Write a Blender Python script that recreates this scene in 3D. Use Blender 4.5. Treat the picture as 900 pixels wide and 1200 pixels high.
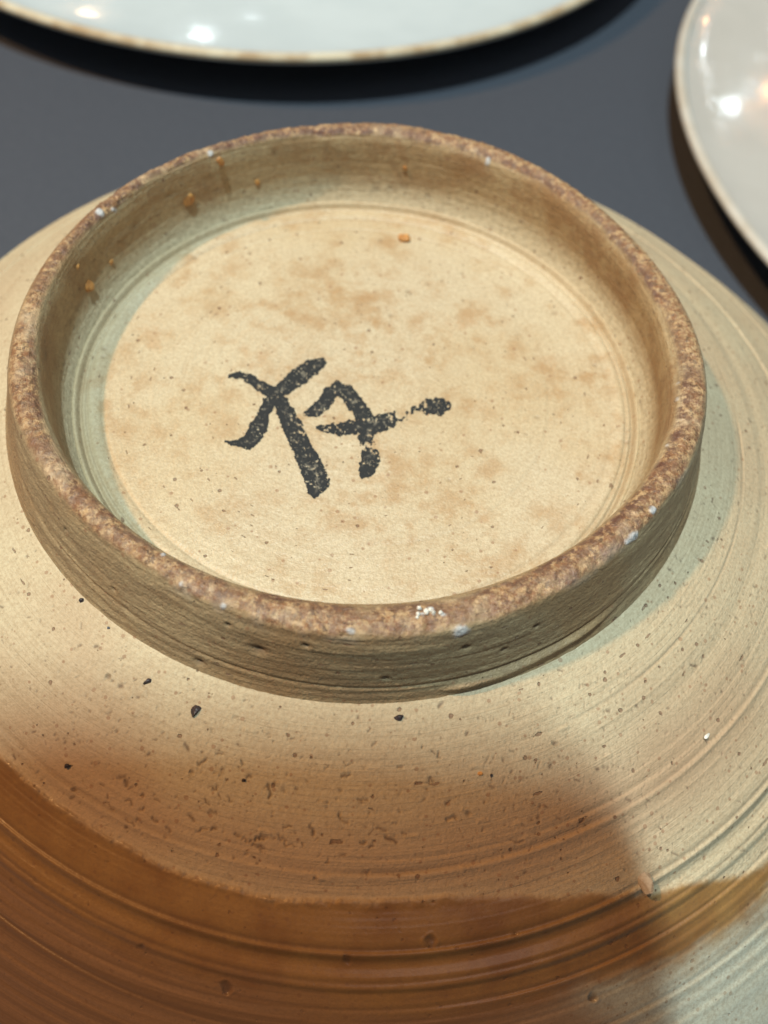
import bpy, bmesh, math, random
import numpy as np
from mathutils import Matrix, Vector

for o in list(bpy.data.objects): bpy.data.objects.remove(o)
scene = bpy.context.scene
COL = scene.collection
U = 0.035            # one working unit (outer radius of the foot ring) in metres
ZT = 1.5             # height of the foot-ring rim above the tabletop, in units
R_ = math.radians

# ------------------------------------------------------------------ camera
CAM = np.array([0.1167, -2.104, 2.1103])
FW = np.array([0.0, 0.5669, -0.8238]); pitch = 0.9684; roll = 0.1078
FW = np.array([0.0, math.cos(pitch), -math.sin(pitch)])
RT0 = np.array([1.0, 0, 0]); UP0 = np.cross(RT0, FW)
RT = RT0*math.cos(roll) + UP0*math.sin(roll); UP = -RT0*math.sin(roll) + UP0*math.cos(roll)
def W(p): return Vector((p[0]*U, p[1]*U, (p[2]+ZT)*U))
cd = bpy.data.cameras.new('camera'); cam = bpy.data.objects.new('camera', cd); COL.objects.link(cam)
M = Matrix([[RT[i], UP[i], -FW[i]] for i in range(3)]).to_4x4(); M.translation = W(CAM)
cam.matrix_world = M
cd.sensor_fit = 'HORIZONTAL'; cd.sensor_width = 36; cd.lens = 46.8
cd.clip_start = 0.002; cd.clip_end = 50
cd.dof.use_dof = True
cd.dof.focus_distance = float(np.dot(np.array([0.05, -0.72, -.2])-CAM, FW))*U
cd.dof.aperture_fstop = 31
scene.camera = cam

# ------------------------------------------------------------------ world and lamps
world = bpy.data.worlds.new('World'); scene.world = world; world.use_nodes = True
bg = world.node_tree.nodes['Background']
bg.inputs['Color'].default_value = (.85, .93, 1.0, 1); bg.inputs['Strength'].default_value = 0.085
def lamp(name, direction, dist, size, sizey, power, color, target=(0, 0, -.3)):
    l = bpy.data.lights.new(name, 'AREA'); l.shape = 'RECTANGLE' if sizey != size else 'DISK'
    l.size = size*U; l.size_y = sizey*U; l.energy = power; l.color = color
    o = bpy.data.objects.new(name, l); COL.objects.link(o)
    d = np.array(direction, float); d /= np.linalg.norm(d)
    o.location = W(np.array(target)+d*dist)
    o.rotation_euler = Vector(d).to_track_quat('Z', 'Y').to_euler()
    return o
COOL_DIR = np.array([-.12, -.10, 1.0])
COOL_POS = COOL_DIR/np.linalg.norm(COOL_DIR)*30+np.array([0, 0, -.3])
cool = lamp('cool_ceiling_lamp', COOL_DIR, 30, .30, 1.3, 12.9, (.77, .98, 1.0)); _z = Vector(COOL_DIR).normalized(); _x = Vector((-.47, .88, 0)).cross(_z).normalized(); _y = _z.cross(_x)
cool.rotation_euler = Matrix((_x, _y, _z)).transposed().to_euler()     # a short tube, turned in the room
lamp('wide_soft_fill', (.25, -.55, 1.0), 34, 16, 15.9, 1.3, (.95, 1.0, 1.0))  # added soft fill that lightens the shadows, no such panel known
wa, we = R_(182), R_(58)
lamp('warm_spot_lamp', (math.cos(wa)*math.cos(we), math.sin(wa)*math.cos(we), math.sin(we)), 30, 1.25, 1.25, 7.2, (1.0, .525, .19))
def far_lamp(name, az, el, tgt, power, size, color):      # small lamps further off in the room, mirrored in the glaze of the plates
    a, e = R_(az), R_(el); lamp(name, (math.cos(a)*math.cos(e), math.sin(a)*math.cos(e), math.sin(e)), 26, size, size, power, color, tgt)
far_lamp('far_white_lamp', 101.9, 9.2, (-1.245, 3.471, -1.259), .012, .33, (.85, .95, 1.0))
far_lamp('far_warm_lamp', 105.6, 10.6, (-1.966, 3.556, -1.255), .010, .32, (1.0, .60, .32))
far_lamp('far_faint_lamp', 100.1, 13.7, (-1.003, 3.845, -1.32), .0012, .3, (.85, .95, 1.0))
far_lamp('side_white_lamp', 63.5, 23.5, (1.884, 3.411, -1.252), .006, .22, (.80, .93, 1.0))
far_lamp('side_warm_lamp', 62.6, 24.6, (2.06, 3.528, -1.279), .006, .2, (1.0, .45, .2))
scene.view_settings.view_transform = 'Standard'; scene.view_settings.look = 'None'
scene.view_settings.exposure = 0; scene.view_settings.gamma = 1

# ------------------------------------------------------------------ noise in numpy
def _h(ix, iy, iz, s):
    n = (ix.astype(np.uint32)*np.uint32(374761393)) ^ (iy.astype(np.uint32)*np.uint32(668265263)) ^ (iz.astype(np.uint32)*np.uint32(2147483647)) ^ np.uint32(s*97531+17)
    n = (n ^ (n >> np.uint32(13)))*np.uint32(1274126177); n ^= n >> np.uint32(16)
    n = n*np.uint32(2246822519); n ^= n >> np.uint32(15)
    return n.astype(np.float32)/np.float32(4294967295.)*2-1
def noise(x, y, z=0.0, s=0):
    x, y, z = np.broadcast_arrays(np.asarray(x, np.float64), np.asarray(y, np.float64), np.asarray(z, np.float64))
    fx, fy, fz = np.floor(x), np.floor(y), np.floor(z)
    ix, iy, iz = (fx.astype(np.int64)+100000), (fy.astype(np.int64)+100000), (fz.astype(np.int64)+100000)
    a, b, c = x-fx, y-fy, z-fz
    a = a*a*a*(a*(a*6-15)+10); b = b*b*b*(b*(b*6-15)+10); c = c*c*c*(c*(c*6-15)+10)
    def L(p, q, t): return p+(q-p)*t
    g = [[[_h(ix+i, iy+j, iz+k, s) for k in (0, 1)] for j in (0, 1)] for i in (0, 1)]
    return L(L(L(g[0][0][0], g[1][0][0], a), L(g[0][1][0], g[1][1][0], a), b), L(L(g[0][0][1], g[1][0][1], a), L(g[0][1][1], g[1][1][1], a), b), c)
def fbm(x, y, z=0.0, o=4, s=0, g=.5):
    t = 0; a = 1; n = 0
    for i in range(o):
        t = t+a*noise(np.asarray(x)*2**i+i*17.3, np.asarray(y)*2**i, np.asarray(z)*2**i, s+i); n += a; a *= g
    return t/n
def sst(a, b, x):
    t = np.clip((x-a)/(b-a), 0, 1); return t*t*(3-2*t)
def ga(x, m, w): return np.exp(-((x-m)/w)**2)
def degwrap(t): return (t+180) % 360-180

# ------------------------------------------------------------------ shape of the bowl (units, rim of foot ring at z = 0)
def prof(r):
    q = np.maximum(r-1.07, 0)
    return -.262-.30*q-.45*q*q
GT = np.array([-180, -150, -124, -114, -106, -95, -87, -80, -74, -68, -59, -56, -51, -48, -44, -38, -20, 40, 120, 180], float)
GR = np.array([1.9, 1.60, 1.483, 1.491, 1.498, 1.506, 1.498, 1.495, 1.505, 1.538, 1.603, 1.617, 1.68, 1.72, 1.722, 1.78, 1.85, 1.9, 1.9, 1.9])
def glaze_edge(td): return (np.interp(td-3, GT, GR)+2*np.interp(td, GT, GR)+np.interp(td+3, GT, GR))/4
def body_fields(r, th):
    """height offset and masks of the bowl's outer wall"""
    td = degwrap(np.degrees(th)); c, s = np.cos(th), np.sin(th); x, y = r*c, r*s
    wob = .004*noise(c*2, s*2, 0, 5)
    rr = r+wob
    d = .0022*fbm(c*1.5, s*1.5, r*16, 2, 3)
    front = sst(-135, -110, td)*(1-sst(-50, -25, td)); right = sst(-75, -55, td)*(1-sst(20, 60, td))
    d -= .0045*ga(rr, 1.224, .004)*(.25+.75*sst(-65, -45, td)*(1-sst(5, 25, td)))*(.6+.5*noise(c*9, s*9, 0, 61))
    d -= .004*ga(rr, 1.30, .02)*sst(-60, -40, td)
    # fine turning lines, strongest at the right
    tl = noise(c*1.2, s*1.2, r*95, 8)+.6*noise(c*2, s*2, r*210, 9)
    d += .0010*tl*sst(1.33, 1.43, r)*(.22+.9*right)
    d += .0006*noise(c*2, s*2, r*160, 19)
    d -= .006*ga(rr, 1.443, .007)*(.55+.6*fbm(c*5, s*5, 0, 2, 62)); d += .004*ga(rr, 1.455, .008)
    d -= .004*ga(rr, 1.418, .005)*front*(.5+.6*noise(c*6, s*6, 0, 63))
    # glaze body
    edge = glaze_edge(td)+.013*fbm(x*8, y*8, 0, 5, 11, .6)*sst(-78, -62, td)+.008*fbm(x*11, y*11, 0, 4, 11)
    g = sst(-.008, .026, r-edge)
    left = 1-sst(-82, -70, td)
    bead = ga(r, edge+.010, .010)
    d += .0045*g*(.4+.6*left)+.0045*ga(r, edge+.012, .009)*left*(.9+1.3*fbm(c*70, s*70, r*70, 3, 64))+.001*bead
    # thrown ridges
    lo = sst(1.50, 1.60, rr)*(1-sst(1.614, 1.626, rr))
    d += .012*lo - .0035*ga(rr, 1.603, .006)+.004*ga(rr, 1.615, .006) - .0025*ga(rr, 1.634, .009)
    lo2 = sst(1.635, 1.672, rr)*(1-sst(1.680, 1.690, rr)); d -= .0035*ga(rr, 1.668, .005)
    d += .011*lo2*(.8+.2*noise(c*3, s*3, 0, 65))
    for gr, gd in ((1.722, .003), (1.748, .0015), (1.783, .0035), (1.812, .0015), (1.845, .003), (1.876, .002), (1.905, .003)):
        d += gd*(ga(rr, gr+.006, .006)-1.1*ga(rr, gr-.003, .004))*(.7+.5*noise(c*2.5, s*2.5, gr*50, 66))
    d += .003*noise(c, s, r*13, 12)*sst(1.69, 1.75, r)+.0016*fbm(c*1.5, s*1.5, r*60, 2, 13)*sst(1.69, 1.72, r)
    crack = np.zeros_like(r)
    # scattered pits (burst bubbles)
    pit = np.zeros_like(r)
    for (px, py, pr) in PITS:
        q = np.hypot(x-px, (y-py)*1.5)/pr
        m = q < 3
        q[m] *= 1+.7*noise(x[m]*55, y[m]*55, 0, 77)
        pit[m] = np.maximum(pit[m], np.exp(-q[m]**2)); d[m] += pr*(.22*np.exp(-(q[m]-1.4)**2*4)-.7*np.exp(-q[m]**2))
    d += .0007*fbm(x*45, y*45, 0, 3, 14)*(1-.7*g)
    pale = sst(0, .10, r-np.interp(td, [-180, -124, -100, -80, -66, -60, -57, -51, -45, -30, 180], [1.60, 1.63, 1.64, 1.66, 1.69, 1.74, 1.77, 1.76, 1.735, 1.80, 1.7])+.07*fbm(c*7, s*7, r*18, 5, 15, .62))
    amber = g*(1-pale)
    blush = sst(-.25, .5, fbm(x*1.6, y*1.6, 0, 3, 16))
    front_shade = ga(r, 1.43, .12)*front  # shade over the front clay, put into its colour
    return d, dict(glaze=g, pale=pale*g, brown=1-sst(-74, -60, td+6*noise(x*4, y*4, 0, 91)), tint=np.clip(blush*.35+front_shade*.9, 0, 1), dirt=np.clip(pit*.8+.30*ga(rr, 1.602, .005)+.30*ga(rr, 1.6675, .004)+.22*ga(rr, 1.719, .003)+.25*ga(rr, 1.780, .003)+.2*ga(rr, 1.842, .003)+.42*ga(rr, 1.443, .006)*(.5+.5*noise(c*9, s*9, 0, 95))+.3*ga(rr, 1.224, .0035)*sst(-65, -45, td)*(1-sst(5, 25, td)), 0, 1))  # clay blush and front shade share one mask; brown deepens the shaded glaze
PITS = [(-.194, -1.701, .013), (.728, -1.622, .012), (.31, -1.556, .010), (-.42, -1.63, .006), (.10, -1.62, .007), (1.039, -.992, .009), (-.62, -1.31, .006), (.52, -1.52, .006),
        (-.30, -1.26, .007), (.05, -1.30, .006), (.40, -1.28, .007), (.62, -1.09, .006), (-.55, -1.05, .006), (.98, -1.12, .006)]

ARCN = 7
def floor_z(x, y, full=True):
    r = np.hypot(x, y); th = np.arctan2(y, x); td = np.degrees(th); c, s = np.cos(th), np.sin(th)
    z = -.266-.006*(1-sst(.0, .8, r))+.0035*fbm(x*2.2, y*2.2, 0, 2, 41)
    rw = r+.004*noise(c*1.5, s*1.5, 0, 42)
    z += .010*ga(rw, .878, .008)
    z -= .011*ga(rw, .893, .005)+.012*ga(rw, .862, .006)+.006*ga(rw, .843, .0045)
    z += .004*ga(rw, .825, .014)-.004*ga(rw, .797, .006)*(.3+.7*sst(20, 60, np.abs(td)))-.003*ga(rw, .735, .006)*ga(td, 90, 50)
    z -= .0028*ga(rw, .60, .004)*sst(-95, -60, td)*(1-sst(5, 25, td))
    z += .0006*noise(c, s, r*70, 43)+.0006*fbm(x*40, y*40, 0, 3, 44)
    return z

# ------------------------------------------------------------------ materials
class NT:
    def __init__(s, name):
        s.m = bpy.data.materials.new(name); s.m.use_nodes = True; s.t = s.m.node_tree; s.t.nodes.clear()
        s.out = s.t.nodes.new('ShaderNodeOutputMaterial'); s.b = s.t.nodes.new('ShaderNodeBsdfPrincipled')
        s.t.links.new(s.b.outputs[0], s.out.inputs[0])
    def put(s, inp, v):
        if hasattr(v, 'is_linked'): s.t.links.new(v, inp)
        elif v is not None:
            inp.default_value = v if not isinstance(v, tuple) or len(v) != 3 or inp.type != 'RGBA' else (*v, 1)
    def bs(s, name, v): s.put(s.b.inputs[name], v)
    def math(s, op, a, b=None, c=None, clamp=False):
        n = s.t.nodes.new('ShaderNodeMath'); n.operation = op; n.use_clamp = clamp
        for i, v in enumerate((a, b, c)):
            if v is not None: s.put(n.inputs[i], v)
        return n.outputs[0]
    def mul(s, a, b): return s.math('MULTIPLY', a, b)
    def add(s, a, b): return s.math('ADD', a, b)
    def ramp(s, v, a, b, lo=0., hi=1.):
        n = s.t.nodes.new('ShaderNodeMapRange'); n.interpolation_type = 'SMOOTHSTEP'
        s.put(n.inputs[0], v); n.inputs[1].default_value = a; n.inputs[2].default_value = b; n.inputs[3].default_value = lo; n.inputs[4].default_value = hi
        return n.outputs[0]
    def mix(s, f, a, b, mode='MIX'):
        n = s.t.nodes.new('ShaderNodeMix'); n.data_type = 'RGBA'; n.blend_type = mode
        s.put(n.inputs[0], f); s.put(n.inputs[6], a); s.put(n.inputs[7], b); return n.outputs[2]
    def attr(s, name):
        n = s.t.nodes.new('ShaderNodeAttribute'); n.attribute_name = name; return n.outputs['Fac']
    def obj(s):
        """object position in working units"""
        n = s.t.nodes.new('ShaderNodeTexCoord'); m = s.t.nodes.new('ShaderNodeMapping'); m.vector_type = 'POINT'
        m.inputs['Scale'].default_value = (1/U,)*3; s.t.links.new(n.outputs['Object'], m.inputs[0]); return m.outputs[0]
    def cyl(s, P, kt, kr, kz):
        """coordinates stretched along the turning direction of the wheel, seamless"""
        sp = s.t.nodes.new('ShaderNodeSeparateXYZ'); s.t.links.new(P, sp.inputs[0])
        r = s.math('SQRT', s.add(s.mul(sp.outputs[0], sp.outputs[0]), s.mul(sp.outputs[1], sp.outputs[1])))
        ri = s.math('DIVIDE', kt, s.math('MAXIMUM', r, .05))
        cb = s.t.nodes.new('ShaderNodeCombineXYZ')
        s.put(cb.inputs[0], s.mul(sp.outputs[0], ri)); s.put(cb.inputs[1], s.mul(sp.outputs[1], ri))
        s.put(cb.inputs[2], s.add(s.mul(r, kr), s.mul(sp.outputs[2], kz))); return cb.outputs[0]
    def noise(s, v, scale, det=3, rough=.5, dist=0, col=False):
        n = s.t.nodes.new('ShaderNodeTexNoise'); s.put(n.inputs['Vector'], v)
        n.inputs['Scale'].default_value = scale; n.inputs['Detail'].default_value = det; n.inputs['Roughness'].default_value = rough; n.inputs['Distortion'].default_value = dist
        return n.outputs['Color' if col else 'Fac']
    def voro(s, v, scale, rnd=1., out='Distance'):
        n = s.t.nodes.new('ShaderNodeTexVoronoi'); s.put(n.inputs['Vector'], v); n.inputs['Scale'].default_value = scale; n.inputs['Randomness'].default_value = rnd
        return n.outputs['Distance'], n.outputs['Color']
    def specks(s, v, scale, size, keep, wob=None):
        """sparse small spots: one in every few cells, of random size"""
        d, c = s.voro(v, scale)
        sp = s.t.nodes.new('ShaderNodeSeparateColor'); s.t.links.new(c, sp.inputs[0])
        sz = s.mul(s.math('POWER', sp.outputs[1], 2.0), size)
        e = s.math('SUBTRACT', sz, d if wob is None else s.add(d, s.mul(s.math('SUBTRACT', wob, .5), size*1.3)))
        m = s.ramp(e, 0, size*.22)
        return s.mul(m, s.math('GREATER_THAN', keep, sp.outputs[0]))
    def bump(s, h, dist, strength=1., prev=None):
        n = s.t.nodes.new('ShaderNodeBump'); n.inputs['Strength'].default_value = strength; n.inputs['Distance'].default_value = dist*U
        s.put(n.inputs['Height'], h)
        if prev is not None: s.t.links.new(prev, n.inputs['Normal'])
        return n.outputs[0]

CREAM = (.58, .505, .345); PINK = (.54, .425, .275)
def clay_material(name, kind):
    m = NT(name); P = m.obj()
    fine = m.noise(P, 60, 3, .7); med = m.noise(P, 9, 4, .6); big = m.noise(P, 2.2, 3, .55)
    wob = m.noise(P, 110, 2, .6)
    if kind == 'floor':
        base = m.mix(m.ramp(big, .38, .66), (.575, .485, .34), (.54, .43, .275))
        st = m.mul(m.ramp(m.noise(P, 4.2, 7, .72), .46, .68), m.ramp(m.noise(P, 14, 3, .6), .34, .62))
        base = m.mix(m.mul(st, .95), base, (.40, .235, .105))
        sm = m.mul(m.ramp(m.noise(P, 9, 5, .7), .46, .66), m.ramp(m.noise(P, 2.6, 2, .5), .40, .60)); base = m.mix(m.mul(sm, .75), base, (.40, .235, .11))
        st2 = m.ramp(m.noise(P, 5.5, 4, .65, .3), .60, .74)
        base = m.mix(m.mul(st2, .6), base, (.44, .25, .12))
        base = m.mix(m.mul(m.ramp(m.noise(P, 1.4, 2, .5), .35, .7), .35), base, (.66, .56, .37))
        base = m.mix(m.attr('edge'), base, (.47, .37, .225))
        base = m.mix(m.mul(m.attr('dirt'), .75), base, (.20, .13, .075))
        rough = .42
    elif kind == 'wall':
        base = m.mix(m.ramp(big, .35, .65), CREAM, (.53, .44, .295))
        base = m.mix(m.mul(m.ramp(med, .45, .75), .35), base, PINK)
        base = m.mix(m.mul(m.attr('tint'), .62), base, (.37, .195, .105))  # clay blush, plus the front shade painted darker and redder
    else:
        # foot ring: outside and inside turned clay, rim rough
        C = m.cyl(P, 3.0, 30, 30)
        stri = m.noise(C, 1.4, 4, .75)
        out = m.mix(m.ramp(stri, .36, .62), (.29, .205, .115), (.42, .315, .18))
        out = m.mix(m.mul(m.ramp(m.noise(P, 3.2, 4, .6), .42, .62), .7), out, (.33, .20, .095))
        inn = m.mix(m.ramp(m.noise(P, 4.5, 4, .6), .36, .66), (.47, .35, .20), (.33, .20, .095))
        inn = m.mix(m.mul(m.ramp(m.noise(P, 6, 4, .65), .52, .68), .75), inn, (.30, .17, .08))
        inn = m.mix(m.attr('low'), inn, (.53, .44, .29))
        base = m.mix(m.attr('inner'), out, inn)
        rb = m.mix(m.ramp(m.noise(P, 42, 5, .8), .42, .58), (.50, .33, .175), (.25, .12, .055))
        rb = m.mix(m.mul(m.ramp(m.noise(P, 55, 3, .7), .54, .64), .8), rb, (.10, .055, .032))
        rb = m.mix(m.mul(m.ramp(m.noise(P, 6, 3, .6), .52, .68), .6), rb, (.58, .45, .30))
        rb = m.mix(m.mul(m.ramp(m.noise(P, 8, 4, .7, .4), .50, .62), .62), rb, (.20, .10, .06))
        rb = m.mix(m.mul(m.attr('rim_dark'), m.ramp(m.noise(P, 30, 3, .7), .40, .58)), rb, (.12, .05, .035))
        base = m.mix(m.attr('rim'), base, rb)
        base = m.mix(m.mul(m.attr('spatter'), .8), base, (.60, .63, .66))
        base = m.mix(m.mul(m.attr('dirt'), .8), base, (.08, .05, .035))
    # grain everywhere
    base = m.mix(m.ramp(m.noise(P, 95, 3, .75), .34, .70, .0, .46), base, (.33, .235, .14)) if kind != 'foot' else m.mix(m.ramp(fine, .35, .7, 0., .35), base, (.16, .11, .065))
    C2 = m.cyl(P, 16, 80, 80)
    dn = 1. if kind == 'wall' else (.45 if kind == 'floor' else .8)
    s1 = m.specks(C2, 2.0, .42, (.05 if kind == 'wall' else .12)*dn, wob)        # short tangential dashes
    s2 = m.specks(P, 44, .30, .30*dn, wob)
    s3 = m.specks(P, 60, .44, .45*dn)
    s4 = m.specks(P, 23, .13, .10, wob)
    gl = m.attr('glaze') if kind == 'wall' else 0.0
    base = m.mix(m.mul(s3, .55), base, (.26, .13, .07))
    base = m.mix(m.mul(s2, .72), base, (.17, .085, .05))
    base = m.mix(m.mul(s1, .70), base, (.19, .105, .065))
    base = m.mix(m.mul(s4, .8), base, (.10, .055, .04))
    rough = .62
    if kind == 'floor':
        rough = .40
        fl = m.noise(m.cyl(P, 1.5, 60, 0), 1.0, 4, .75); base = m.mix(m.mul(m.ramp(fl, .52, .66), .22), base, (.38, .27, .16))
    h = m.add(m.mul(fine, .6), m.mul(m.noise(P, 150, 2, .6), .5))
    h = m.math('SUBTRACT', h, m.mul(m.add(s1, s2), .8))
    if kind == 'wall':
        C3 = m.cyl(P, .35, 34, 0)
        lines = m.noise(C3, 3.0, 4, .75)
        base = m.mix(m.mul(m.ramp(lines, .50, .68), .22), base, (.36, .27, .16))
        amb = m.mix(m.ramp(m.noise(P, 5, 4, .6), .35, .7), (.32, .175, .058), (.215, .10, .032))
        amb = m.mix(m.mul(s2, .5), amb, (.16, .07, .03))
        pal = m.mix(m.ramp(m.noise(C3, 1.6, 4, .7), .35, .65), (.50, .50, .40), (.45, .46, .38))
        pal = m.mix(m.mul(m.ramp(med, .5, .8), .4), pal, (.42, .34, .22))
        pal = m.mix(m.attr('brown'), pal, m.mix(m.ramp(m.noise(C3, 1.6, 4, .7), .35, .65), (.30, .17, .085), (.20, .11, .052)))  # glaze painted browner at the front left, deepening the shade there
        pal = m.mix(m.mul(s4, .6), pal, (.15, .08, .05))
        pal = m.mix(m.mul(s2, .35), pal, (.25, .15, .09))
        gz = m.mix(m.attr('pale'), amb, pal)
        gz = m.mix(m.mul(s3, .45), gz, (.20, .10, .045)); gz = m.mix(m.ramp(m.noise(P, 95, 3, .75), .36, .70, 0., .35), gz, (.19, .11, .05))
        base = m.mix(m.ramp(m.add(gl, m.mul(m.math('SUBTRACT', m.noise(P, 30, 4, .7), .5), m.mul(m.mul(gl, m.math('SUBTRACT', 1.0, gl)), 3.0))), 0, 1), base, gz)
        base = m.mix(m.mul(m.attr('dirt'), .78), base, (.085, .05, .035))
        h = m.mul(h, m.ramp(gl, 0, 1, 1., .40))
        h = m.add(h, m.mul(m.mul(lines, m.ramp(gl, 0, 1, 1., .14)), .8))
        rough = m.ramp(gl, 0, 1, .62, .42)
        m.bs('Coat Weight', m.mul(gl, .3)); m.bs('Coat Roughness', .14)
    elif kind == 'foot':
        h = m.add(h, m.mul(stri, 1.0)); rough = m.ramp(m.attr('rim'), 0, 1, .55, .5)
    m.bs('Base Color', base); m.bs('Roughness', rough)
    m.bs('Specular IOR Level', .4 if kind != 'foot' else .45)
    m.bs('Normal', m.bump(h, .0042 if kind != 'foot' else .0055))
    return m.m

def simple(name, col, rough, noise_scale=40, dark=None, amt=.4, bump=.003, **kw):
    m = NT(name); P = m.obj(); n = m.noise(P, noise_scale, 4, .65)
    m.bs('Base Color', m.mix(m.ramp(n, .38, .64, 0, amt), col, dark or tuple(c*.45 for c in col)))
    m.bs('Roughness', rough); m.bs('Normal', m.bump(n, bump))
    for k, v in kw.items(): m.bs(k.replace('_', ' '), v)
    return m.m

# ------------------------------------------------------------------ mesh helpers
def tag(o, label=None, cat=None, group=None, kind=None):
    for k, v in (('label', label), ('category', cat), ('group', group), ('kind', kind)):
        if v: o[k] = v
    return o
def link_mesh(name, V, F, mat, parent=None, attrs=None, smooth=True, offset=True):
    V = np.asarray(V, np.float32); F = np.asarray(F, np.int32)
    me = bpy.data.meshes.new(name); k = F.shape[1]
    me.vertices.add(len(V)); W_ = V.copy()
    if offset: W_[:, 2] += ZT
    me.vertices.foreach_set('co', (W_*U).ravel())
    me.loops.add(F.size); me.loops.foreach_set('vertex_index', F.ravel())
    me.polygons.add(len(F)); me.polygons.foreach_set('loop_start', np.arange(len(F), dtype=np.int32)*k)
    me.polygons.foreach_set('loop_total', np.full(len(F), k, np.int32))
    me.polygons.foreach_set('use_smooth', np.full(len(F), smooth)); me.update(calc_edges=True)
    for n, a in (attrs or {}).items():
        at = me.attributes.new(n, 'FLOAT', 'POINT'); at.data.foreach_set('value', np.ascontiguousarray(a, np.float32).ravel())
    me.materials.append(mat)
    o = bpy.data.objects.new(name, me); COL.objects.link(o)
    if parent: o.parent = parent
    return o
def grid_faces(nr, nt, wrap=True):
    i = np.arange(nr-1)[:, None]; j = np.arange(nt if wrap else nt-1)[None, :]; k = (j+1) % nt
    return np.stack([i*nt+j, (i+1)*nt+j, (i+1)*nt+k, i*nt+k], -1).reshape(-1, 4)
def empty(name, loc=(0, 0, 0)):
    o = bpy.data.objects.new(name, None); COL.objects.link(o); o.location = loc; o.empty_display_size = .01; return o

# ------------------------------------------------------------------ tabletop
def table():
    m = NT('grey_tabletop'); P = m.obj()
    n = m.noise(P, 30, 4, .6)
    m.bs('Base Color', m.mix(m.ramp(n, .35, .65), (.049, .056, .074), (.058, .066, .085)))
    m.bs('Roughness', .55); m.bs('Normal', m.bump(m.noise(P, 90, 2, .5), .004))
    s = 60
    V = [(-s, -s, -ZT), (s, -s, -ZT), (s, s, -ZT), (-s, s, -ZT), (-s, -s, -ZT-1), (s, -s, -ZT-1), (s, s, -ZT-1), (-s, s, -ZT-1)]
    F = [(0, 1, 2, 3), (7, 6, 5, 4), (0, 4, 5, 1), (1, 5, 6, 2), (2, 6, 7, 3), (3, 7, 4, 0)]
    o = link_mesh('tabletop', V, F, m.m, smooth=False); tag(o, kind='structure')
table()

# ------------------------------------------------------------------ the bowl
bowl = empty('stoneware_bowl')
tag(bowl, 'upside-down tan stoneware bowl with rough foot ring, black brushed character and amber glaze', 'bowl')
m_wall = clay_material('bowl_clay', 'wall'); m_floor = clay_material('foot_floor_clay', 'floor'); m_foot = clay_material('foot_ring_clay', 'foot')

def stamp_marks(r, th, d, A):
    """short drag cracks, pin holes and specks in the clay, each with its own depth"""
    nT = len(th); D = d.reshape(len(r), nT); K = A['dirt'].reshape(len(r), nT); G = A['glaze'].reshape(len(r), nT)
    rnd = np.random.RandomState(4)
    def stamp(pts, w, depth, ink):
        pts = np.array(pts); r0, r1 = pts[:, 0].min()-3*w, pts[:, 0].max()+3*w; rm = pts[:, 0].mean()
        t0, t1 = pts[:, 1].min()-3*w/rm, pts[:, 1].max()+3*w/rm
        i0, i1 = np.searchsorted(r, r0), np.searchsorted(r, r1); j0, j1 = np.searchsorted(th, t0), np.searchsorted(th, t1)+1
        if i1 <= i0 or j0 <= 0 or j1 >= nT: return
        RR, TT = np.meshgrid(r[i0:i1], th[j0:j1], indexing='ij'); X, Y = (TT-pts[0, 1])*rm, RR
        P = np.stack([(pts[:, 1]-pts[0, 1])*rm, pts[:, 0]], -1); best = np.full(RR.shape, 9.)
        if len(P) == 1: best = np.hypot(X-P[0, 0], Y-P[0, 1])
        for a, b in zip(P[:-1], P[1:]):
            v = b-a; t = np.clip(((X-a[0])*v[0]+(Y-a[1])*v[1])/(v@v+1e-12), 0, 1); best = np.minimum(best, np.hypot(X-a[0]-t*v[0], Y-a[1]-t*v[1]))
        m = np.exp(-(best*(1+.5*noise(X*90, Y*90, 0, 7))/w)**2); g = G[i0:i1, j0:j1]
        D[i0:i1, j0:j1] -= depth*m*(1-.7*g); K[i0:i1, j0:j1] = np.maximum(K[i0:i1, j0:j1], ink*m*(1-.6*g))
    for k in range(4200):                               # fine specks, a few of them larger
        a = R_(rnd.uniform(-165, 30)); rr = rnd.uniform(1.085, 1.85)
        if rnd.rand() > .45+.55*math.exp(-((rr-1.36)/.15)**2)*(1 if -120 < math.degrees(a) < -50 else .4): continue
        big = rnd.rand() < .05
        L = min(rnd.exponential(.0035)*(2 if big else 1), .013); w = rnd.uniform(.0032, .0052) if big else rnd.uniform(.0014, .0028); tilt = rnd.normal()*.9
        pts = [(rr, a)] if rnd.rand() < .4 else [(rr, a), (rr+math.sin(tilt)*L, a+L/rr)]
        stamp(pts, w*.85, .0022, rnd.uniform(.3, .9) if not big else rnd.uniform(.7, 1.))
    for k in range(60):                                 # drag cracks, densest below the middle of the ring
        a = R_(rnd.normal(-92, 11)); rr = rnd.normal(1.405, .035) if rnd.rand() < .7 else rnd.uniform(1.2, 1.4)
        if rr < 1.11 or rr > 1.465: continue
        n = rnd.randint(1, 5); p = [(rr, a)]; h = 0 if rnd.rand() < .8 else 1.3
        for _ in range(n):
            h2 = h+rnd.normal()*.6; L = rnd.uniform(.003, .012); q = p[-1]; p.append((q[0]+math.sin(h2)*L, q[1]+math.cos(h2)*L/rr))
        stamp(p, rnd.uniform(.0016, .0034), rnd.uniform(.003, .006), rnd.uniform(.6, 1.0))
    for k in range(26):                                 # burrs of clay dragged up, lighter
        a = R_(rnd.normal(-90, 30)); rr = rnd.uniform(1.15, 1.5); L = rnd.uniform(.01, .03)
        stamp([(rr, a), (rr+.002, a+L/rr)], .004, -.003, 0)

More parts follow.
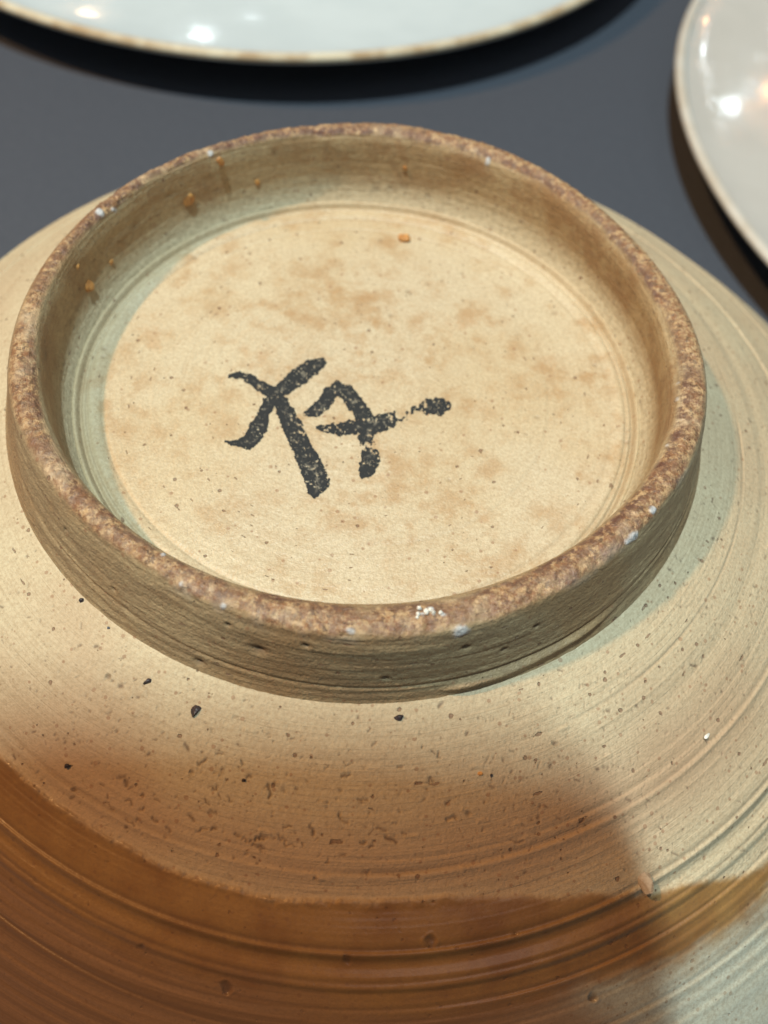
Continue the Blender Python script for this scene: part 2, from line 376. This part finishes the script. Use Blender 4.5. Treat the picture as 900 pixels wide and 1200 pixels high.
def build_wall():
    NT_ = 2500
    r = np.concatenate([np.linspace(1.03, 1.09, 12, endpoint=False), np.linspace(1.09, 1.80, 263, endpoint=False), np.linspace(1.80, 1.95, 32, endpoint=False), np.linspace(1.95, 2.32, 40)])
    th = np.radians(np.concatenate([np.linspace(-180, -145, 130, endpoint=False), np.linspace(-145, 20, 2000, endpoint=False), np.linspace(20, 180, 600, endpoint=False)]))
    NT_ = len(th)
    Rg, Tg = np.meshgrid(r, th, indexing='ij'); Rg = Rg.ravel(); Tg = Tg.ravel()
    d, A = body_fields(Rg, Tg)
    stamp_marks(r, th, d, A)
    z = prof(Rg)+d
    cx = .115*np.maximum(Rg-1.25, 0)
    V = np.stack([Rg*np.cos(Tg)+cx, Rg*np.sin(Tg), z], -1)
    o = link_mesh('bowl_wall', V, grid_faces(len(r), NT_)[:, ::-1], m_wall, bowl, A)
    # lip and inside of the bowl, turned down on the table
    zr = float(prof(np.array([2.32]))[0])
    path = [(2.32, zr), (2.365, -ZT+.06), (2.36, -ZT+.015), (2.33, -ZT+.002), (2.28, -ZT+.03), (2.24, -ZT+.10), (2.15, -1.30), (2.0, -1.12), (1.7, -.84), (1.2, -.56), (.6, -.47), (.02, -.46)]
    n2 = 160; t2 = np.linspace(-math.pi, math.pi, n2, endpoint=False)
    V = np.array([[a*math.cos(t)+.10*max(a-1.25, 0), a*math.sin(t), b] for a, b in path for t in t2])
    link_mesh('bowl_lip', V, grid_faces(len(path), n2)[:, ::-1], m_wall, bowl, dict(brown=np.ones(len(V)), glaze=np.ones(len(V)), pale=np.ones(len(V)), tint=np.zeros(len(V)), dirt=np.zeros(len(V))))
build_wall()

def ro(th): # slightly uneven outer radius of the rim
    return .995+.003*np.cos(th)-.006*np.sin(th)-.002*np.cos(2*th)+.002*np.sin(2*th)-.003*np.cos(3*th)-.004*np.sin(3*th)+.007*np.cos(4*th)+.006*np.cos(5*th)-.003*np.sin(5*th)
def ri(td): return np.interp(td, [-180, -150, -100, -60, -40, -15, 8, 35, 60, 90, 140, 180], [.926, .925, .916, .905, .906, .918, .905, .90, .925, .925, .930, .926])
SPAT = [(-86, 1.0, -.02, .020, .013), (-88, 1.0, -.03, .012, .01), (-71, 1.015, -.02, .026, .014), (-68.5, .99, -.03, .018, .012), (-74.5, .955, 0, .011, .011), (-76, .965, 0, .007, .006), (-73, .975, 0, .007, .006), (-77.5, .99, -.03, .006, .008),
        (68.6, .925, -.02, .014, .02), (66, .92, 0, .010, .010), (157, .95, 0, .016, .015), (154, .93, -.01, .018, .014), (129, .94, -.01, .012, .010), (-116, .94, 0, .008, .008), (-9, .925, 0, .020, .012), (-5, .925, 0, .012, .010), (-40, .995, -.01, .03, .012), (-34, .985, -.01, .014, .01), (-20, .93, 0, .012, .008), (-104, .995, -.02, .012, .007), (-111, .985, -.02, .011, .008)]
def build_foot():
    NTH = 1900
    P = [(1.105, -.292), (1.082, -.272), (1.068, -.245), (1.052, -.19), (1.034, -.12), (1.018, -.06), (1.006, -.026), (.998, -.010), (.987, -.003), (.970, 0), (.952, -.003), (.936, -.012), (.925, -.030), (.921, -.06), (.920, -.12), (.918, -.17), (.912, -.205), (.903, -.232), (.893, -.250), (.880, -.268)]
    P = np.array(P); L = np.r_[0, np.cumsum(np.hypot(*np.diff(P, axis=0).T))]
    n = int(L[-1]/.0042); t = np.linspace(0, L[-1], n); pr = np.interp(t, L, P[:, 0]); pz = np.interp(t, L, P[:, 1])
    for _ in range(3): pr[1:-1] = (pr[:-2]+2*pr[1:-1]+pr[2:])/4; pz[1:-1] = (pz[:-2]+2*pz[1:-1]+pz[2:])/4
    nr = np.gradient(pz); nz = -np.gradient(pr); k = np.hypot(nr, nz); nr, nz = nr/k, nz/k     # points outwards from the clay
    th = np.linspace(-math.pi, math.pi, NTH, endpoint=False); td = np.degrees(th)
    I, J = np.meshgrid(np.arange(n), np.arange(NTH), indexing='ij'); I = I.ravel(); J = J.ravel()
    T = th[J]; TD = td[J]; c, s = np.cos(T), np.sin(T)
    # where across the wall each point lies: 0 outside edge of rim .. 1 inside edge
    r0, z0 = pr[I], pz[I]
    q = np.clip((r0-.922)/(.998-.922), 0, 1)
    top = sst(-.25, 0, z0)
    f_out = ro(T); f_in = ri(TD)
    rtop = f_in+(f_out-f_in)*q + (r0-.998)*(r0 > .998)+(r0-.922)*(r0 < .922)
    rbase = r0+(.003*np.sin(T-.5)); 
    R0 = rbase+(rtop-rbase)*top
    R0 = np.where(r0 < .93, r0+(f_in-.922)*top, R0)
    x, y = R0*c, R0*s
    inner = 1-sst(.925, .94, r0); inner = np.where(z0 < -.03, (r0 < .97)*1., inner)
    rim = sst(-.022, -.005, z0+.012*fbm(c*9, s*9, z0*9, 3, 50))
    outer = (1-inner)*(1-rim)
    d = np.zeros(len(T))
    lines = noise(c*1.4, s*1.4, z0*75, 51)+.7*noise(c*2.5, s*2.5, z0*170, 52)+.5*noise(c*5, s*5, z0*260, 53)
    d += .0021*lines*outer*(.6+.4*noise(c*3, s*3, z0*6, 54))
    d += .0022*fbm(c*2, s*2, z0*16, 2, 55)*outer
    d += .0009*fbm(c*2, s*2, z0*40, 3, 56)*inner*(1-rim)
    rough = fbm(x*42, y*42, z0*42, 4, 57, .62); d += .0034*rough*rim
    chip = sst(.18, .5, fbm(x*11, y*11, z0*11, 3, 58)); d -= .0045*chip*rim*(.3+.7*(q < .25)+.7*(q > .8))
    d += .0022*fbm(x*60, y*60, z0*60, 2, 59)*(.25+.75*rim)
    d += .003*fbm(c*4, s*4, 0, 2, 60)*rim
    # worn, dragged ledge near the base at the front right
    led = np.exp(-((z0+.232-.0006*(TD+66))/.009)**2)*sst(-74, -70, TD)*(1-sst(-52, -40, TD)); d += .013*led*outer
    led2 = ga(z0, -.243, .008)*(.5+.5*noise(c*7, s*7, 0, 66)); d += .005*led2*outer
    cutl = ga(z0, -.19+.02*np.sin(T*2+1), .006); d -= .004*cutl*outer
    dirt = np.zeros(len(T)); spat = np.zeros(len(T))
    for (a, zz, w) in ((-98.5, -.115, .013), (-92, -.06, .006), (-107, -.235, .009), (-81, -.17, .006), (-70, -.085, .007), (-122, -.15, .005), (-64, -.14, .006), (-59, -.10, .006), (-133, -.1, .005), (-103, -.06, .005)):
        e = np.exp(-((degwrap(TD-a)*math.pi/180/(w*1.5))**2+((z0-zz)/w)**2))*(r0 > .96); dirt = np.maximum(dirt, e); d -= .010*e
    for (a, zz, w) in ((-169, -.073, .02), (92.5, -.22, .013), (86, -.20, .010), (89, -.21, .008), (80, -.215, .008), (140, -.09, .012), (115, -.06, .012), (150, -.12, .010), (28, -.12, .008), (18, -.10, .008), (104, -.06, .01)):
        e = np.exp(-((degwrap(TD-a)*math.pi/180/(w*1.6))**2+((z0-zz)/w)**2))*(r0 < .95)*(.6+.4*noise(c*60, s*60, z0*60, 67)); dirt = np.maximum(dirt, e*.8); d -= .003*e
    for (a, rr, zz, wa_, wr) in SPAT:
        e = np.exp(-((degwrap(TD-a)*math.pi/180/wa_)**2+((R0-rr)/wr)**2+((z0-zz)/.022)**2)); e = sst(.35, .75, e+.25*fbm(x*70, y*70, z0*70, 2, 68)); spat = np.maximum(spat, e)
    frost = ga(q, 0.97, .2)*sst(-.05, -.02, z0)*sst(.0, .45, fbm(c*14, s*14, z0*20, 3, 69))*sst(-140, -115, TD)*(1-sst(-30, 10, TD))*.14
    spat = np.maximum(spat, frost); d += .003*spat
    rim_dark = ga(q, .08, .30)*(.75+.75*(sst(-60, -40, TD)*(1-sst(60, 90, TD))+sst(95, 120, TD)))+.55*sst(70, 100, TD)+.4*sst(175, 150, -TD)*(TD < 0)  # darkens the rim, most along its inner edge and at the back
    V = np.stack([(R0+nr[I]*d)*c, (R0+nr[I]*d)*s, z0+nz[I]*d], -1)
    low = sst(-.15, -.235, z0)*inner if False else (1-sst(-.235, -.14, z0+.02*fbm(c*4, s*4, z0*6, 3, 92)))*inner
    at = dict(low=low, rim=rim, inner=inner*(1-rim), spatter=spat, dirt=np.clip(dirt, 0, 1), rim_dark=np.clip(rim_dark, 0, 1))
    link_mesh('foot_ring', V, grid_faces(n, NTH)[:, ::-1], m_foot, bowl, at)
build_foot()

def build_floor():
    NTH = 1400
    r = np.concatenate([[.0008], np.linspace(.02, .70, 120), np.arange(.704, .955, .0032)])
    th = np.linspace(-math.pi, math.pi, NTH, endpoint=False)
    Rg, Tg = np.meshgrid(r, th, indexing='ij'); Rg = Rg.ravel(); Tg = Tg.ravel(); x, y = Rg*np.cos(Tg), Rg*np.sin(Tg)
    z = floor_z(x, y); c, s = np.cos(Tg), np.sin(Tg)
    dirt = np.zeros(len(z))
    for (px, py, w) in ((-.824, .039, .016), (.845, -.06, .012), (.84, -.11, .012), (-.815, .0, .008), (-.62, .5, .01), (.62, .42, .012), (.5, .3, .008), (.12, .45, .011), (.75, .2, .008), (.3, -.33, .007), (-.3, -.62, .006), (.56, -.05, .008), (.07, .33, .01), (-.15, .28, .009)):
        e = np.exp(-(((x-px)/w)**2+((y-py)/w/.75)**2))*(.7+.5*noise(x*90, y*90, 0, 71)); dirt = np.maximum(dirt, e)
    z -= .004*dirt
    lines = .6*ga(Rg, .892, .005)+.6*ga(Rg, .862, .006)+.4*ga(Rg, .843, .004)+.3*ga(Rg, .797, .006)+.3*ga(Rg, .60, .004)*sst(-95, -60, np.degrees(Tg))*(1-sst(5, 25, np.degrees(Tg)))
    dirt = np.maximum(dirt, lines*(.55+.45*noise(c*8, s*8, Rg*20, 72)))
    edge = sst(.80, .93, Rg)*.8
    link_mesh('foot_floor', np.stack([x, y, z], -1), grid_faces(len(r), NTH), m_floor, bowl, dict(dirt=np.clip(dirt, 0, 1), edge=edge))
build_floor()

# ---- brushed character, iron-black pigment lying on the floor of the foot
STROKES = [
 [(130,160,6),(160,157,12),(190,168,16),(225,190,18),(262,212,22)],
 [(410,118,19),(385,132,27),(345,160,28),(305,190,25),(272,216,20),(250,245,20),(232,285,22),(222,315,27),(205,345,28),(185,370,22),(150,370,12),(118,366,6)],
 [(268,212,20),(290,245,24),(310,290,29),(335,345,32),(362,400,34),(385,450,37),(402,490,37),(392,516,22)],
 [(368,276,12),(395,268,20),(420,245,24),(442,212,22),(464,194,22),(492,208,25),(515,240,28),(540,275,29),(556,298,24),(530,322,18),(500,318,22),(465,326,20),(430,322,14),(405,320,7)],
 [(540,312,26),(580,312,29),(612,300,27),(645,288,22),(672,284,12)],
 [(652,270,7),(672,296,9)], [(660,282,10),(700,266,12)],
 [(560,318,24),(552,350,26),(548,366,18)],
 [(566,388,26),(564,425,30),(552,455,24),(538,468,12)],
 [(688,266,8),(715,260,18),(750,256,25),(780,256,28),(800,254,18)],
]
def build_character():
    # the strokes were drawn on a flat 900 x 635 sheet; H maps the sheet to the clay floor
    src = np.array([(0, 0), (900, 0), (0, 635), (900, 635)], float); dst = np.array([(-.586, .189), (.361, .332), (-.428, -.597), (.391, -.491)])
    A = []; b = []
    for (x, y), (X, Y) in zip(src, dst):
        A += [[x, y, 1, 0, 0, 0, -X*x, -X*y], [0, 0, 0, x, y, 1, -Y*x, -Y*y]]; b += [X, Y]
    Hm = np.append(np.linalg.solve(np.array(A), np.array(b)), 1).reshape(3, 3)
    step = 1.7; gx = np.arange(100, 830, step); gy = np.arange(85, 560, step)
    X, Y = np.meshgrid(gx, gy); sh = X.shape
    wx = X+2.6*fbm(X/9, Y/9, 0, 2, 81)+3*fbm(X/28, Y/28, 0, 2, 82); wy = Y+2.0*fbm(X/9, Y/9, 5, 2, 83)+3*fbm(X/28, Y/28, 5, 2, 84)
    sd = np.full(sh, 99.); 
    for st in STROKES:
        for (x0, y0, w0), (x1, y1, w1) in zip(st[:-1], st[1:]):
            dx, dy = x1-x0, y1-y0; t = np.clip(((wx-x0)*dx+(wy-y0)*dy)/(dx*dx+dy*dy), 0, 1)
            e = np.hypot(wx-x0-t*dx, wy-y0-t*dy)/1.0-(w0+(w1-w0)*t)*1.0; sd = np.minimum(sd, e)
    ragged = fbm(X/10, Y/10, 0, 3, 85, .6)
    dry = sst(300, 340, X)*.15+sst(640, 660, X)*(1-sst(715, 755, X))*.42+ga(Y, 380, 9)*(X > 500)*.9+sst(600, 640, X)*(X < 690)*.3+ga(Y, 320, 30)*ga(X, 440, 50)*.25
    ink = -sd/6-.15+.95*ragged
    worm = np.abs(fbm(X/15, Y/15, 0, 2, 86)); fl = fbm(X/8, Y/8, 0, 3, 87)
    inner = sst(4, 14, -sd)
    hole = (worm < .010)*(inner > .35)*(fbm(X/22, Y/22, 0, 2, 88) > -.12)
    hole2 = (fl > .66-1.0*dry)
    keep = (ink > 0) & ~hole & ~hole2
    dens = np.clip(.92+.45*fbm(X/20, Y/20, 0, 3, 89)+.35*ragged+.3*sst(735, 770, X)-.8*ga(worm, 0, .05)*inner-.55*sst(.0, .45, fl)*inner+.25*sst(18, 2, -sd), 0, 1)
    q = np.stack([X.ravel(), Y.ravel(), np.ones(X.size)], -1)@Hm.T; fx = q[:, 0]/q[:, 2]; fy = q[:, 1]/q[:, 2]
    fz = floor_z(fx, fy)+.0011
    ny, nx = sh; idx = np.arange(nx*ny).reshape(ny, nx)
    kc = keep[:-1, :-1]
    F = np.stack([idx[:-1, :-1], idx[1:, :-1], idx[1:, 1:], idx[:-1, 1:]], -1)[kc]
    used, inv = np.unique(F, return_inverse=True); F = inv.reshape(F.shape)
    V = np.stack([fx, fy, fz], -1)[used]
    m = NT('iron_black_pigment'); P = m.obj()
    n = m.noise(P, 70, 3, .7)
    v = m.math('SUBTRACT', m.attr('pigment'), m.mul(m.ramp(n, .5, .75), .18))
    m.bs('Base Color', m.mix(m.ramp(v, .0, .75), (.17, .155, .125), (.030, .032, .034))); m.bs('Roughness', .7); m.bs('Specular IOR Level', .15); m.bs('Normal', m.bump(n, .003))
    o = link_mesh('painted_character', V, F, m.m, bowl, dict(pigment=dens.ravel()[used]))
    tag(o, 'black brushed character, worn and mottled')
build_character()

# ---- crumbs, chips and lumps fused to the clay
def lump(name, pos, size, mat, seed, label=None, flat=1., rot=0, sub=3, facet=.25):
    bm = bmesh.new(); bmesh.ops.create_icosphere(bm, subdivisions=sub, radius=1)
    V = np.array([v.co[:] for v in bm.verts]); F = np.array([[v.index for v in f.verts] for f in bm.faces]); bm.free()
    k = 1+facet*fbm(V[:, 0]*1.3+seed*7, V[:, 1]*1.3, V[:, 2]*1.3, 3, seed); V = V*k[:, None]
    rnd = np.random.RandomState(seed)
    for _ in range(6):                                     # broken facets
        nrm = rnd.normal(size=3); nrm /= np.linalg.norm(nrm); h = rnd.uniform(.55, .8); dd = V@nrm-h; V = V-np.maximum(dd, 0)[:, None]*nrm
    V = V*np.array([size[0], size[1], size[2]]); a = rot; V = np.stack([V[:, 0]*math.cos(a)-V[:, 1]*math.sin(a), V[:, 0]*math.sin(a)+V[:, 1]*math.cos(a), V[:, 2]], -1)
    V += np.array(pos)
    return tag(link_mesh(name, V, F, mat, bowl, smooth=False), label)
m_or = simple('orange_grit', (.62, .30, .09), .5, 50, (.28, .12, .04), .7)
m_blk = simple('dark_grit', (.045, .035, .04), .35, 60, (.02, .015, .02), .6)
m_tan = simple('clay_lump_clay', (.47, .36, .245), .65, 30, (.24, .16, .10), .7)
m_wht = simple('white_grit', (.78, .76, .70), .35, 60, (.5, .47, .4), .6)
rc = .919
for i, (a, z, sz) in enumerate(((167.1, -.166, .020), (135.9, -.137, .019), (127.5, -.035, .015), (119.5, -.158, .010), (169, -.055, .007), (158.8, -.17, .009), (86.2, -.12, .008), (45, -.13, .007))):
    lump('orange_crumb', (rc*math.cos(R_(a)), rc*math.sin(R_(a)), z), (sz*.65, sz*1.1, sz*1.2), m_or, 100+i, rot=R_(a))
lump('orange_crumb', (.085, .717, -.262), (.026, .020, .014), m_or, 120)
lump('orange_crumb', (.43, -1.19, float(prof(np.array([1.265]))[0])), (.008, .006, .005), m_or, 121)
for i, (x, y, z, sx, sy, rt) in enumerate(((-.305, -1.122, -.278, .020, .013, 1.2), (-.442, -1.06, -.268, .012, .009, .5), (.211, -1.088, -.268, .013, .010, .2), (-.66, -.86, -.270, .008, .007, 0), (-.57, -.93, -.268, .006, .004, 0), (-.62, -1.26, -.372, .008, .006, 0.3), (-.16, -1.27, -.318, .007, .005, 0), (.46, -1.19, -.33, .004, .006, 0))):
    lump('dark_chip', (x, y, float(prof(np.array([math.hypot(x, y)]))[0])-.001), (sx, sy, .008), m_blk, 140+i, rot=rt)
lump('clay_lump', (.893, -1.350, float(prof(np.array([1.598]))[0])+.012), (.021, .054, .013), m_tan, 160, 'flat lump of clay stuck across the glaze edge', rot=.40, sub=4)
for i in range(9):
    rnd = random.Random(i+5); a = R_(-75+rnd.uniform(-3.2, 3.0)); rr = rnd.uniform(.945, .975)
    lump('white_crumb', (rr*math.cos(a), rr*math.sin(a), .002), (rnd.uniform(.004, .008),)*3, m_wht, 170+i, sub=2)
lump('white_crumb', (1.06, -.98, float(prof(np.array([1.43]))[0])), (.006, .014, .003), m_wht, 190, rot=-.5, sub=2)

# ------------------------------------------------------------------ plates
def plate(name, cx, cy, R, h, glaze, edge, label, seed, prof_in, band=.03):
    root = empty(name, (cx*U, cy*U, 0)); tag(root, label, 'plate')
    n = 220; t = np.linspace(-math.pi, math.pi, n, endpoint=False)
    def lathe(nm, path, mat, sm=2):
        p = np.array(path, float)
        # smooth the profile by resampling
        L = np.r_[0, np.cumsum(np.hypot(*np.diff(p, axis=0).T))]; q = np.linspace(0, L[-1], 90); pr = np.interp(q, L, p[:, 0]); pz = np.interp(q, L, p[:, 1])
        for _ in range(sm): pr[1:-1] = (pr[:-2]+2*pr[1:-1]+pr[2:])/4; pz[1:-1] = (pz[:-2]+2*pz[1:-1]+pz[2:])/4
        RR = pr[:, None]*R*(1+.004*np.sin(t*2+seed)+.0015*np.sin(t*5+seed*2)); ZZ = pz[:, None]*np.ones_like(t)+.002*R*np.sin(t*3+seed)*(pr[:, None]**2)
        V = np.stack([RR*np.cos(t), RR*np.sin(t), ZZ], -1).reshape(-1, 3)
        return link_mesh(nm, V, grid_faces(90, n)[:, ::-1], mat, root, offset=False)
    e0, e1 = prof_in[-1]
    lathe('dish', [(.005, .04), (.45, .04), (.47, .0), (.52, .0), (.55, .045), (.78, e1*.30), (.93, e1*.82), (.985, e1-.03), (.995, e1), (.985, e1+.018)], glaze)
    lathe('well', [(.985, e1+.012)]+list(reversed(prof_in))[1:]+[(.004, prof_in[0][1])], glaze, 4)
    tt = np.linspace(0, 2*math.pi, 14, endpoint=False)
    V = np.array([[(R*.984*(1+.004*math.sin(a*2+seed)+.0015*math.sin(a*5+seed*2))+band*math.cos(b))*math.cos(a), (R*.984*(1+.004*math.sin(a*2+seed)+.0015*math.sin(a*5+seed*2))+band*math.cos(b))*math.sin(a), e1+.012+.002*R*math.sin(a*3+seed)*.97+band*.8*math.sin(b)] for b in tt for a in t])
    F = [((i)*n+j, (i)*n+(j+1) % n, ((i+1) % 14)*n+(j+1) % n, ((i+1) % 14)*n+j) for i in range(14) for j in range(n)]
    link_mesh('rim_edge', V, F, edge, root, offset=False)
def glaze_mat(name, c1, c2, tint, R, band):
    m = NT(name); P = m.obj(); n = m.noise(P, 1.6, 4, .6)
    base = m.mix(m.ramp(n, .38, .66), c1, c2)
    sp = m.t.nodes.new('ShaderNodeSeparateXYZ'); m.t.links.new(P, sp.inputs[0])
    r = m.math('SQRT', m.add(m.mul(sp.outputs[0], sp.outputs[0]), m.mul(sp.outputs[1], sp.outputs[1])))
    r = m.add(r, m.mul(m.math('SUBTRACT', m.noise(P, 3, 4, .65), .5), .25))
    base = m.mix(m.mul(m.ramp(r, R*(1-band), R*.995), .8), base, tint)
    base = m.mix(m.mul(m.specks(P, 7, .2, .15), .4), base, tint)
    m.bs('Base Color', base); m.bs('Roughness', .11); m.bs('Coat Weight', .5); m.bs('Coat Roughness', .035)
    m.bs('Normal', m.bump(m.noise(P, 4, 2, .5), .004)); return m.m
g1 = glaze_mat('celadon_glaze', (.62, .70, .74), (.58, .66, .70), (.62, .55, .38), 3.07, .045)
e1 = simple('bare_brown_rim', (.40, .29, .17), .6, 4, (.62, .56, .42), .95)
plate('celadon_plate', -1.22, 6.13, 2.98, .3, g1, e1, 'large pale celadon plate with a brown bare rim, behind the bowl', 1,
      [(x, .08+.22*(x/.985)**3.2) for x in np.linspace(0, .985, 24)])
g2 = glaze_mat('warm_grey_glaze', (.50, .48, .45), (.53, .51, .48), (.56, .50, .43), 3.28, .03)
e2 = simple('pale_rim_glaze', (.56, .53, .48), .3, 5, (.48, .43, .36), .8)
plate('grey_plate', 4.72, 3.32, 3.18, .3, g2, e2, 'warm grey glazed plate with rounded pale rim, right of the bowl', 2.2,
      [(x, .07+.23*(x/.985)**2.6) for x in np.linspace(0, .985, 24)], band=.032)

# ------------------------------------------------------------------ stand-in for the photographer's phone, added above the frame to shade the bowl's front
def phone():
    root = empty('added_smartphone', (0, 0, 0)); tag(root, 'black smartphone stand-in above the bowl, added outside the picture to shade its front', 'phone')
    C0 = np.array([.85, -1.11, -.42]); cor = C0+(COOL_POS-C0)*(6.3/30)
    ex = np.array([1.0, .03, 0.]); ex /= np.linalg.norm(ex); ey = np.array([.40, -.92, -.20]); ey -= ex*(ey@ex)*.35; ey /= np.linalg.norm(ey); ez = np.cross(ex, ey); ez /= np.linalg.norm(ez)
    w, hgt, th, rad = 2.15, 4.4, .12, .22
    def rr(w0, w1, h0, h1, rad, n=8):
        pts = []
        for (cx, cy, a0) in ((w1-rad, h1-rad, 0), (w0+rad, h1-rad, 90), (w0+rad, h0+rad, 180), (w1-rad, h0+rad, 270)):
            pts += [(cx+rad*math.cos(R_(a0+90*i/n)), cy+rad*math.sin(R_(a0+90*i/n))) for i in range(n+1)]
        return pts
    def slab(nm, pts, z0, z1, bev, mat):
        n = len(pts); c = np.mean(pts, axis=0); V = []
        for zz, k in ((z0, bev), (z0+bev, 0), (z1-bev, 0), (z1, bev)):
            for p in pts:
                q = np.array(p)-(np.array(p)-c)/np.linalg.norm(np.array(p)-c)*k
                V.append(cor-ex*0+ex*q[0]+ey*q[1]+ez*zz)
        bm = bmesh.new(); vs = [bm.verts.new(W(v)) for v in V]
        for l in range(3):
            for i in range(n): bm.faces.new((vs[l*n+i], vs[l*n+(i+1) % n], vs[(l+1)*n+(i+1) % n], vs[(l+1)*n+i]))
        bm.faces.new(vs[:n][::-1]); bm.faces.new(vs[3*n:]); bmesh.ops.recalc_face_normals(bm, faces=bm.faces)
        me = bpy.data.meshes.new(nm); bm.to_mesh(me); bm.free(); me.materials.append(mat)
        o = bpy.data.objects.new(nm, me); COL.objects.link(o); o.parent = root
    mb = simple('black_phone_shell', (.02, .02, .022), .4, 20, None, .2, .0005); mg = simple('phone_glass', (.008, .008, .01), .08, 20, None, .2, .0001)
    slab('body', rr(-w, 0, 0, hgt, rad), 0, th*2, .04, mb)
    slab('screen', rr(-w+.05, -.05, .05, hgt-.05, rad*.8), th*2+.001, th*2+.012, .003, mg)
    slab('camera_bump', rr(-.95, -.12, .12, .95, .2), -.06, -.001, .015, mg)
phone()  # added stand-in that blocks the cool lamp

scene.render.engine = 'CYCLES'
scene.cycles.use_denoising = True
scene.render.resolution_x = 768; scene.render.resolution_y = 1024
